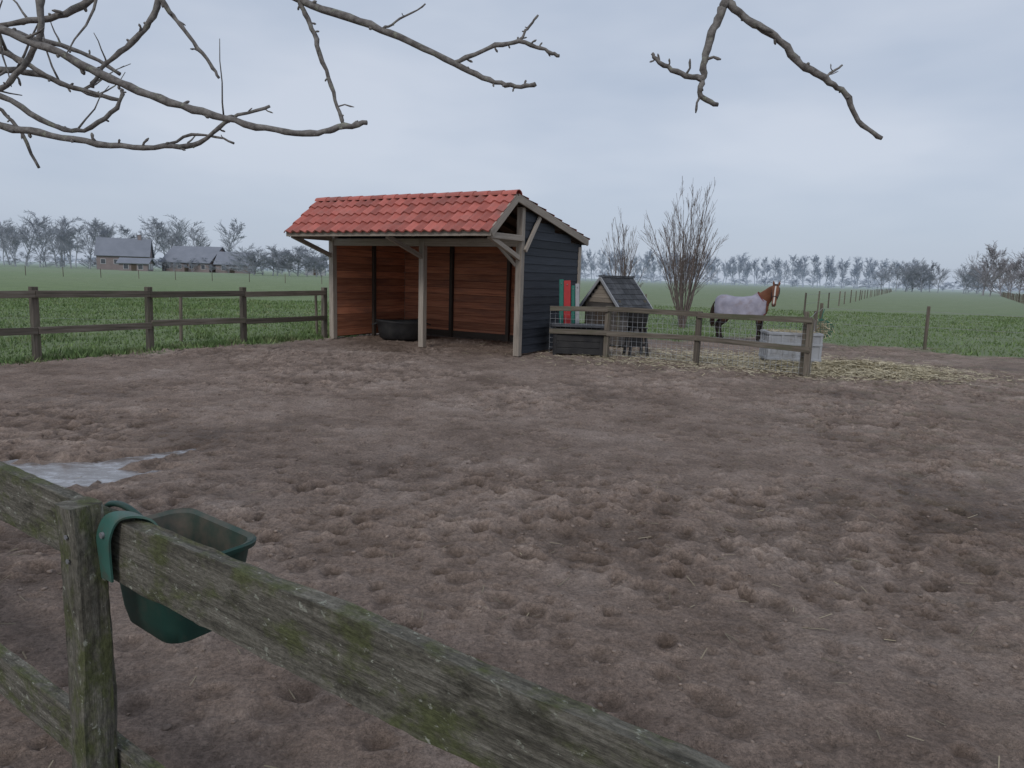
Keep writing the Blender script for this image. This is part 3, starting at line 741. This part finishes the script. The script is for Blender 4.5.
# ------------------------------------------------------------------ horse
def horse(name,loc,rz_,sc_):
    ho=empty(name,loc,rz_,sc_)
    m=bpy.data.materials.new('horse_coat'); m.use_nodes=True; nt=m.node_tree; N=nt.nodes; L=nt.links; bs=N['Principled BSDF']
    tc=N.new('ShaderNodeTexCoord'); sp=N.new('ShaderNodeSeparateXYZ'); L.new(tc.outputs['Object'],sp.inputs[0])
    def mr(f,a,b):
        x=N.new('ShaderNodeMapRange'); x.inputs[1].default_value=a; x.inputs[2].default_value=b; L.new(f,x.inputs[0]); return x.outputs[0]
    def mix(f,a,b):
        x=N.new('ShaderNodeMix'); x.data_type='RGBA'; L.new(f,x.inputs[0])
        for s,t in ((a,6),(b,7)):
            if isinstance(s,tuple): x.inputs[t].default_value=(*s,1)
            else: L.new(s,x.inputs[t])
        return x.outputs[2]
    def math_(op,a,b=None):
        x=N.new('ShaderNodeMath'); x.operation=op
        for i,s in enumerate((a,b)):
            if s is None: continue
            if isinstance(s,(int,float)): x.inputs[i].default_value=s
            else: L.new(s,x.inputs[i])
        return x.outputs[0]
    no=N.new('ShaderNodeTexNoise'); no.inputs['Scale'].default_value=6; no.inputs['Detail'].default_value=6; L.new(tc.outputs['Object'],no.inputs['Vector'])
    c=mix(mr(no.outputs['Fac'],.3,.7),(.13,.05,.027),(.21,.088,.048))
    c=mix(mr(sp.outputs[2],.85,.6),c,(.02,.014,.012))
    dx=math_('ABSOLUTE',math_('SUBTRACT',sp.outputs[0],.88))
    f=math_('MULTIPLY',mr(dx,.024,.014),mr(sp.outputs[1],-.34,-.38)); f=math_('MULTIPLY',f,mr(sp.outputs[2],1.16,1.22))
    sn=N.new('ShaderNodeSeparateXYZ'); L.new(tc.outputs['Normal'],sn.inputs[0])
    f=math_('MULTIPLY',f,mr(sn.outputs[1],-.3,-.6))
    c=mix(f,c,(.5,.47,.43))
    c=mix(math_('MULTIPLY',mr(sp.outputs[1],-.60,-.66),mr(sp.outputs[2],1.24,1.2)),c,(.07,.045,.04))
    L.new(c,bs.inputs['Base Color']); bs.inputs['Roughness'].default_value=.65; bs.inputs['Specular IOR Level'].default_value=.25
    mbh=MB()
    def ell(c,d,rw,rh,n=16,side=None):
        c=V(c); d=V(d).normalized(); s=V(side); s=(s-d*s.dot(d)).normalized(); u=d.cross(s)
        return [c+s*rw*math.cos(2*math.pi*k/n)+u*rh*math.sin(2*math.pi*k/n) for k in range(n)]
    def htube(spec,side,n=16):
        rings=[]
        for i,(x,y,z,rw,rh) in enumerate(spec):
            a=V(spec[max(0,i-1)][:3]); b=V(spec[min(len(spec)-1,i+1)][:3]); rings.append(ell((x,y,z),b-a,rw,rh,n,side))
        mbh.loft(rings,m)
    trunk=[(-.84,0,1.14,.06,.10),(-.80,0,1.13,.16,.20),(-.70,0,1.11,.24,.27),(-.55,0,1.10,.275,.29),(-.30,0,1.07,.28,.27),(-.05,0,1.055,.29,.285),(.2,0,1.06,.275,.32),(.4,0,1.08,.24,.33),(.55,0,1.09,.20,.27),(.64,0,1.09,.14,.20),(.69,0,1.09,.07,.12)]
    htube(trunk,(0,1,0))
    htube([(.34,0,1.18,.17,.27),(.48,-.01,1.27,.15,.25),(.60,-.04,1.38,.12,.21),(.70,-.09,1.49,.098,.175),(.78,-.15,1.58,.085,.15),(.84,-.21,1.64,.075,.12)],(.1,1,0))
    htube([(.875,-.17,1.69,.05,.05),(.88,-.22,1.68,.085,.10),(.88,-.285,1.62,.108,.145),(.88,-.34,1.54,.110,.145),(.88,-.40,1.45,.088,.118),(.88,-.465,1.35,.068,.09),(.88,-.53,1.255,.062,.075),(.88,-.575,1.185,.066,.068),(.88,-.60,1.14,.048,.045)],(1,0,0))
    for s in (-1,1):
        htube([(.88+s*.062,-.20,1.73,.034,.022),(.88+s*.078,-.205,1.79,.038,.020),(.88+s*.085,-.21,1.85,.024,.013),(.88+s*.082,-.215,1.895,.006,.004)],(1,0,0),10)
        y=s*.15; dx=.05 if s>0 else 0
        htube([(.42,y*.95,1.02,.10,.15),(.44+dx,y,.84,.085,.115),(.45+dx,y,.66,.062,.078),(.455+dx,y,.50,.05,.056),(.458+dx,y,.45,.055,.06),(.455+dx,y,.39,.042,.046),(.45+dx,y,.25,.034,.038),(.45+dx,y,.16,.042,.048),(.47+dx,y,.10,.036,.042),(.485+dx,y,.055,.05,.058),(.49+dx,y,.0,.062,.075)],(0,1,0))
        y=s*.16; dx=-.10 if s>0 else .05
        htube([(-.58,y*.8,1.08,.14,.22),(-.54+dx*.5,y,.92,.13,.20),(-.50+dx*.7,y,.78,.10,.15),(-.58+dx,y,.64,.068,.09),(-.69+dx,y,.53,.05,.062),(-.71+dx,y,.48,.05,.06),(-.695+dx,y,.40,.042,.048),(-.67+dx,y,.26,.036,.042),(-.655+dx,y,.16,.044,.05),(-.635+dx,y,.10,.038,.044),(-.615+dx,y,.055,.052,.06),(-.605+dx,y,.0,.064,.078)],(0,1,0))
    ob=mbh.build('body',ho,smooth=True)
    md=ob.modifiers.new('r','REMESH'); md.mode='VOXEL'; md.voxel_size=.016; md.use_smooth_shade=True
    md=ob.modifiers.new('s','SMOOTH'); md.iterations=4; md.factor=.5
    mb=MB()
    for i in range(80):
        t=i/79; p=V((.34,0,1.42)).lerp(V((.80,-.10,1.76)),t)+V((0,0,.03*math.sin(t*3))); q=p+V((R.uniform(-.02,.03),.05+R.uniform(0,.04),-.03)); r=q+V((R.uniform(-.03,.03),.035+R.uniform(-.02,.04),-.13-R.random()*.08))
        mb.tube([p-V((0,0,.03)),q,r],[.011,.011,.003],M_mane,5)
    for i in range(18):
        x=.88+R.uniform(-.035,.035); mb.tube([(x,-.20,1.77),(x+R.uniform(-.01,.01),-.30,1.76),(x+R.uniform(-.02,.02),-.385,1.66),(x+R.uniform(-.02,.02),-.41,1.60)],[.01,.012,.008,.003],M_mane,5)
    mb.build('mane',ho,smooth=True); mb=MB()
    for i in range(70):
        a=R.uniform(0,6.28); s=R.random()*.06; L_=R.uniform(.6,.85)
        mb.tube(cr([(-.83,math.cos(a)*s*.3,1.24),(-.91,math.cos(a)*s*.7,1.12),(-.93+math.sin(a)*s,math.cos(a)*s,.9),(-.91+math.sin(a)*s*1.2,math.cos(a)*s*1.2,1.24-L_)],3),[.014]*9+[.004],M_mane,5)
    mb.build('tail',ho,smooth=True); mb=MB()
    for s in (-1,1):
        for (x,y) in ((.49+(.05 if s>0 else 0),s*.15),(-.605+(-.10 if s>0 else .05),s*.16)):
            mb.loft([[(x+.072*math.cos(a)*k+dx_,y+.066*math.sin(a)*k,z) for a in [2*math.pi*t/12 for t in range(12)]] for k,dx_,z in ((1.08,.005,.0),(1.0,0,.03),(.86,-.012,.075))],M_hoof)
    mb.build('hooves',ho,smooth=True); mb=MB()
    for s in (-1,1):
        c=V((.88+s*.098,-.355,1.585)); mb.tube([c-V((s*.02,0,0)),c-V((s*.005,0,0)),c+V((s*.004,-.003,0)),c+V((s*.011,-.004,0))],[.008,.024,.020,.004],M_eye,10)
        c=V((.88+s*.034,-.640,1.20)); mb.tube([c+V((0,.02,0)),c+V((s*.003,-.008,.0))],[.016,.011],M_eye,8)
    mb.tube([(.835,-.635,1.135),(.88,-.65,1.13),(.925,-.635,1.135)],.006,M_eye,6)
    mb.build('eyes_and_nostrils',ho,smooth=True)
    mb=MB()
    r=ell((.88,-.455,1.37),(0,-.065,-.10),.079,.102,24,(1,0,0)); mb.tube(r+[r[0]],.009,M_halter,6)
    for s in (-1,1): mb.tube([(.88+s*.079,-.45,1.375),(.88+s*.114,-.31,1.50),(.88+s*.106,-.23,1.64),(.88+s*.05,-.19,1.74)],.008,M_halter,6)
    mb.build('halter',ho,smooth=True)
    def shell(spec,n=22):
        rings=[]
        for (x,y,z,rw,rh,zl) in spec:
            r=[V((x,y+rw*math.cos(math.pi*k/n),z+rh*math.sin(math.pi*k/n))) for k in range(n+1)]
            low0=[V((x,y+rw*(1.0+.03*j),z-(z-zl)*j/4)) for j in range(4,0,-1)]
            low1=[V((x,y-rw*(1.0+.03*j),z-(z-zl)*j/4)) for j in range(1,5)]
            for q,j in zip(low0+low1,(4,3,2,1,1,2,3,4)): q.y+=.022*math.sin(x*17+j)*(j/4)
            rings.append(low0+r+low1)
        return rings
    sp_=[(x,0,z,rw+.035,rh+.03,.80+.03*math.sin(x*5)) for x,_,z,rw,rh in trunk[1:9]]
    sp_.insert(0,(-.86,0,1.10,.11,.17,.84)); sp_.append((.64,0,1.12,.18,.24,.90))
    dense=[]
    for a,b in zip(sp_[:-1],sp_[1:]):
        for k in range(4): dense.append(tuple(a[i]+(b[i]-a[i])*k/4 for i in range(6)))
    dense.append(sp_[-1])
    mb=MB(); rg=shell(dense); mb.loft(rg,M_blanket,caps=False,closed=False)
    ob=mb.build('blanket',ho,smooth=True); md=ob.modifiers.new('so','SOLIDIFY'); md.thickness=.012
    mb=MB(); rings=[]
    for (x,y,z,rw,rh) in ((.40,0,1.20,.215,.29),(.47,-.01,1.27,.18,.275),(.53,-.02,1.33,.16,.255)):
        rings.append(ell((x,y,z),(.70,-.14,.62),rw,rh,20,(.2,1,0)))
    mb.loft(rings,M_blanket,caps=False); mb.tube(rings[-1]+[rings[-1][0]],.012,M_trim,6)
    for ii in (0,-1): mb.tube([r[ii] for r in rg],.012,M_trim,6)
    mb.build('blanket_neck_and_trim',ho,smooth=True)
horse('horse',(6.25,19.3,0),math.radians(-25),.90)

# ------------------------------------------------------------------ trees
def tubes(P0,P1,R0,R1,n=3):
    d=P1-P0; L=np.linalg.norm(d,axis=1,keepdims=True)+1e-9; d=d/L
    ref=np.where(np.abs(d[:,2:3])>.9,np.array([[1.,0,0]]),np.array([[0,0,1.]])); u=np.cross(d,ref); u/=np.linalg.norm(u,axis=1,keepdims=True); w=np.cross(d,u)
    vs=[]
    for P,r in ((P0,R0),(P1,R1)):
        for k in range(n):
            a=2*math.pi*k/n; vs.append(P+(u*math.cos(a)+w*math.sin(a))*r[:,None])
    Vv=np.stack(vs,1); m=len(P0); base=np.arange(m)[:,None]*2*n
    F=np.stack([np.stack([base[:,0]+k,base[:,0]+(k+1)%n,base[:,0]+n+(k+1)%n,base[:,0]+n+k],1) for k in range(n)],1).reshape(-1,4)
    return Vv.reshape(-1,3),F
def grow(segs,p,d,L,r,lvl,rng,cfg):
    ns,nch,lr,spread,grav=cfg[lvl]
    pts=[p]; rr=[r]
    for i in range(ns):
        d=(d+V((rng.gauss(0,cfg.get('wob',.12)),rng.gauss(0,cfg.get('wob',.12)),rng.gauss(0,.08)+grav))).normalized()
        q=pts[-1]+d*L/ns; r2=max(r*(1-.75*(i+1)/ns),cfg['rmin']); segs.append((pts[-1],q,rr[-1],r2)); pts.append(q); rr.append(r2)
    if lvl+1<cfg['levels']:
        for c in range(nch):
            t=rng.uniform(cfg['t0'] if lvl==0 else .2,1.0); f=t*ns; i=min(int(f),ns-1); b=pts[i].lerp(pts[i+1],f-i)
            az=rng.uniform(0,6.28); o=d.orthogonal().normalized(); o2=d.cross(o); sp_=rng.uniform(.6,1.2)*spread
            nd=(d*math.cos(sp_)+(o*math.cos(az)+o2*math.sin(az))*math.sin(sp_)).normalized()
            tl=L*lr*rng.uniform(.7,1.2)*(1.2-.75*t if lvl==0 else 1)
            grow(segs,b,nd,tl,max(rr[i]*.5,cfg['rmin']),lvl+1,rng,cfg)
def variant(seed,rmin,t0=.22,nch=17,wide=.75,lr=.42):
    rng=random.Random(seed); segs=[]
    cfg={0:(6,nch,lr,wide,.0),1:(3,7,.5,.6,.10),2:(2,5,.6,.55,.06),3:(1,0,.6,.6,.02),'levels':4,'rmin':rmin,'t0':t0,'wob':.07}
    grow(segs,V((0,0,0)),V((0,0,1)),.95,.020,0,rng,cfg)
    a=np.array([list(s[0])+list(s[1])+[s[2],s[3]] for s in segs]); mx=a[:,[2,5]].max(); a[:,:6]/=mx
    return a
varT=[variant(s,.0026,lr=.34,wide=.7) for s in (1,2,3,4,5)]
varS=[variant(s+20,.003,t0=.06,nch=16,wide=.9,lr=.5) for s in range(4)]
def forest(name,items,mat,wmul=1.0,xs=1.0,var=None):
    var=var or varT; Vs=[];Fs=[];off=0
    for (x,y,h_) in items:
        a=var[R.randrange(len(var))]; th_=R.uniform(0,6.28); c,s=math.cos(th_),math.sin(th_); xx=xs*R.uniform(.8,1.2)
        P0_=a[:,0:3]*h_; P1_=a[:,3:6]*h_
        rot=np.array([[c*xx,-s*xx,0],[s*xx,c*xx,0],[0,0,1]]).T
        P0_=P0_@rot+np.array([x,y,-.1]); P1_=P1_@rot+np.array([x,y,-.1])
        v,f=tubes(P0_,P1_,a[:,6]*h_*wmul,a[:,7]*h_*wmul); Vs.append(v);Fs.append(f+off);off+=len(v)
    return np_mesh(name,np.concatenate(Vs),np.concatenate(Fs),mat)
def row(a,b,n,h0,h1,j=2):
    return [(a[0]+(b[0]-a[0])*(i+R.uniform(-.3,.3))/n+R.uniform(-j,j)*.3,a[1]+(b[1]-a[1])*i/n+R.uniform(-j,j),R.uniform(h0,h1)) for i in range(n+1)]
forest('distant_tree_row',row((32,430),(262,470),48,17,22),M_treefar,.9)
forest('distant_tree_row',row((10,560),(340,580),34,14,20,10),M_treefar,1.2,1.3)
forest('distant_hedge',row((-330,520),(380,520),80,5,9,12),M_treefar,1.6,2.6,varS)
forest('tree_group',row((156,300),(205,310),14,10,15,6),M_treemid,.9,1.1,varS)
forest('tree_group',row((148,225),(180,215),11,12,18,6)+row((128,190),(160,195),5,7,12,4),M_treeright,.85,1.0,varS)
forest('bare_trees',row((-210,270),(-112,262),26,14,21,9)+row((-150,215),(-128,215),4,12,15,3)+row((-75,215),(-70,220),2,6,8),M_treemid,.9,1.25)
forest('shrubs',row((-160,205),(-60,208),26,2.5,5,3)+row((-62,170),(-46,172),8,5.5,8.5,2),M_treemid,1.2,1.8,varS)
# ------------------------------------------------------------------ farm buildings
def farm(name,loc,rz_,L_,W_,hw,hr,wall,nwin=4,chim=True):
    e=empty(name,loc,rz_); mb=MB(); mb.box((0,0,hw/2),(L_,W_,hw),wall)
    for s in (-1,1):
        mb.quad([(s*(L_/2),-W_/2,hw),(s*(L_/2),W_/2,hw),(s*(L_/2),0,hw+hr)],wall)
    mb.build('walls',e); mb=MB()
    ov=.5
    for s in (-1,1): mb.beam((0,s*(W_/2+ov),hw-ov*hr/(W_/2)+.12),(0,0,hw+hr+.12),L_+1.0,.2,M_farmroof)
    mb.build('roof',e); mb=MB()
    for i in range(nwin):
        x=-L_/2+L_*(i+.5)/nwin
        mb.box((x,-W_/2-.03,hw*.55),(1.3,.1,1.4),M_white); mb.box((x,-W_/2-.09,hw*.55),(1.1,.04,1.2),M_glass)
    mb.box((L_*.02,-W_/2-.04,1.1),(1.2,.12,2.2),M_dark)
    for t in (-W_*.2,W_*.2): mb.box((-L_/2-.03,t,hw*.6),(.1,1.2,1.5),M_white); mb.box((L_/2+.03,t,hw*.6),(.1,1.2,1.5),M_white)
    mb.build('windows_and_door',e)
    if chim: mb=MB(); mb.box((L_*.3,0,hw+hr+.4),(.9,.9,1.6),M_brick); mb.box((L_*.3,0,hw+hr+1.22),(1.1,1.1,.12),M_brick); mb.build('chimney',e)
farm('farmhouse',(-112,205,0),.35,13,9,4.2,4.6,M_brick)
farm('barn',(-95.5,215,0),-.15,15,13,2.8,4.6,M_brick,4,False)
farm('barn',(-83,212,0),.1,9,9,2.6,3.4,M_brick,2,False)
farm('farm_shed',(-101,190,0),.2,7,5,2.0,1.2,M_brick,2,False)
farm('farm_shed',(-63,225,0),.2,6,5,3.2,2.4,M_lightgrey,2,False)

def willow(name,loc,h,n,spread,seed):
    rng=random.Random(seed); segs=[]
    cfg={0:(7,8,.30,.34,.03),1:(4,5,.42,.32,.05),2:(3,0,.5,.4,.03),'levels':3,'rmin':.0035,'t0':.25,'wob':.055}
    for i in range(n):
        az=rng.uniform(0,6.28); t=spread*math.sqrt(rng.random()); d=V((math.cos(az)*math.sin(t),math.sin(az)*math.sin(t),math.cos(t)))
        p=V((math.cos(az)*.12*rng.random(),math.sin(az)*.12*rng.random(),-.05))
        grow(segs,p,d,h*rng.uniform(.6,1.0),rng.uniform(.014,.028),0,rng,cfg)
    a=np.array([list(s[0])+list(s[1])+[s[2],s[3]] for s in segs]); e=empty(name,loc)
    v,f=tubes(a[:,:3],a[:,3:6],a[:,6],a[:,7],4); np_mesh('stems',v,f,M_willow,parent=e)
willow('willow_tree',(5.85,24.5,0),4.7,32,.27,14)
willow('willow_tree',(3.9,26,0),4.1,10,.16,8)

# ------------------------------------------------------------------ world, light, camera
w=bpy.data.worlds.new('World'); scene.world=w; w.use_nodes=True; nt=w.node_tree; N=nt.nodes; L=nt.links
for n_ in list(N): N.remove(n_)
out=N.new('ShaderNodeOutputWorld'); sky=N.new('ShaderNodeTexSky'); sky.sky_type='NISHITA'; sky.sun_disc=False
sky.sun_elevation=math.radians(38); sky.sun_rotation=math.radians(200)
b1=N.new('ShaderNodeBackground'); b1.inputs[1].default_value=.08; L.new(sky.outputs[0],b1.inputs[0])
tc=N.new('ShaderNodeTexCoord'); mp=N.new('ShaderNodeMapping'); mp.inputs['Scale'].default_value=(1.1,1.1,3.6); mp.inputs['Rotation'].default_value=(0,.12,0); L.new(tc.outputs['Generated'],mp.inputs[0])
no=N.new('ShaderNodeTexNoise'); no.inputs['Scale'].default_value=1.6; no.inputs['Detail'].default_value=4.5; no.inputs['Roughness'].default_value=.5; L.new(mp.outputs[0],no.inputs['Vector'])
cr_=N.new('ShaderNodeValToRGB'); L.new(no.outputs['Fac'],cr_.inputs[0]); e=cr_.color_ramp.elements
e[0].position=.34; e[0].color=(.43,.51,.645,1); e[1].position=.66; e[1].color=(.63,.685,.79,1)
sp_=N.new('ShaderNodeSeparateXYZ'); L.new(tc.outputs['Generated'],sp_.inputs[0])
hz=N.new('ShaderNodeMapRange'); hz.inputs[1].default_value=.0; hz.inputs[2].default_value=.16; hz.inputs[3].default_value=.8; hz.inputs[4].default_value=0; L.new(sp_.outputs[2],hz.inputs[0])
mx=N.new('ShaderNodeMix'); mx.data_type='RGBA'; L.new(hz.outputs[0],mx.inputs[0]); L.new(cr_.outputs[0],mx.inputs[6]); mx.inputs[7].default_value=(.47,.54,.66,1)
b2=N.new('ShaderNodeBackground'); b2.inputs[1].default_value=1.0; L.new(mx.outputs[2],b2.inputs[0])
ms=N.new('ShaderNodeMixShader'); ms.inputs[0].default_value=.88; L.new(b1.outputs[0],ms.inputs[1]); L.new(b2.outputs[0],ms.inputs[2]); L.new(ms.outputs[0],out.inputs[0])
sd=bpy.data.lights.new('sun','SUN'); sd.energy=1.1; sd.angle=math.radians(18); sd.color=(1,.96,.91)
so=bpy.data.objects.new('sun',sd); scene.collection.objects.link(so); so.rotation_euler=Euler((math.radians(52),0,math.radians(-20)))
cam=bpy.data.cameras.new('camera'); cam.sensor_width=36; cam.lens=24.79; cam.clip_start=.05; cam.clip_end=9000
co=bpy.data.objects.new('camera',cam); scene.collection.objects.link(co)
co.matrix_world=Matrix.Translation((0,0,1.6))@Matrix.Rotation(math.radians(90-8.7),4,'X')@Matrix.Rotation(math.radians(1.72),4,'Z')
scene.camera=co
scene.view_settings.view_transform='Standard'; scene.view_settings.look='None'; scene.view_settings.exposure=0
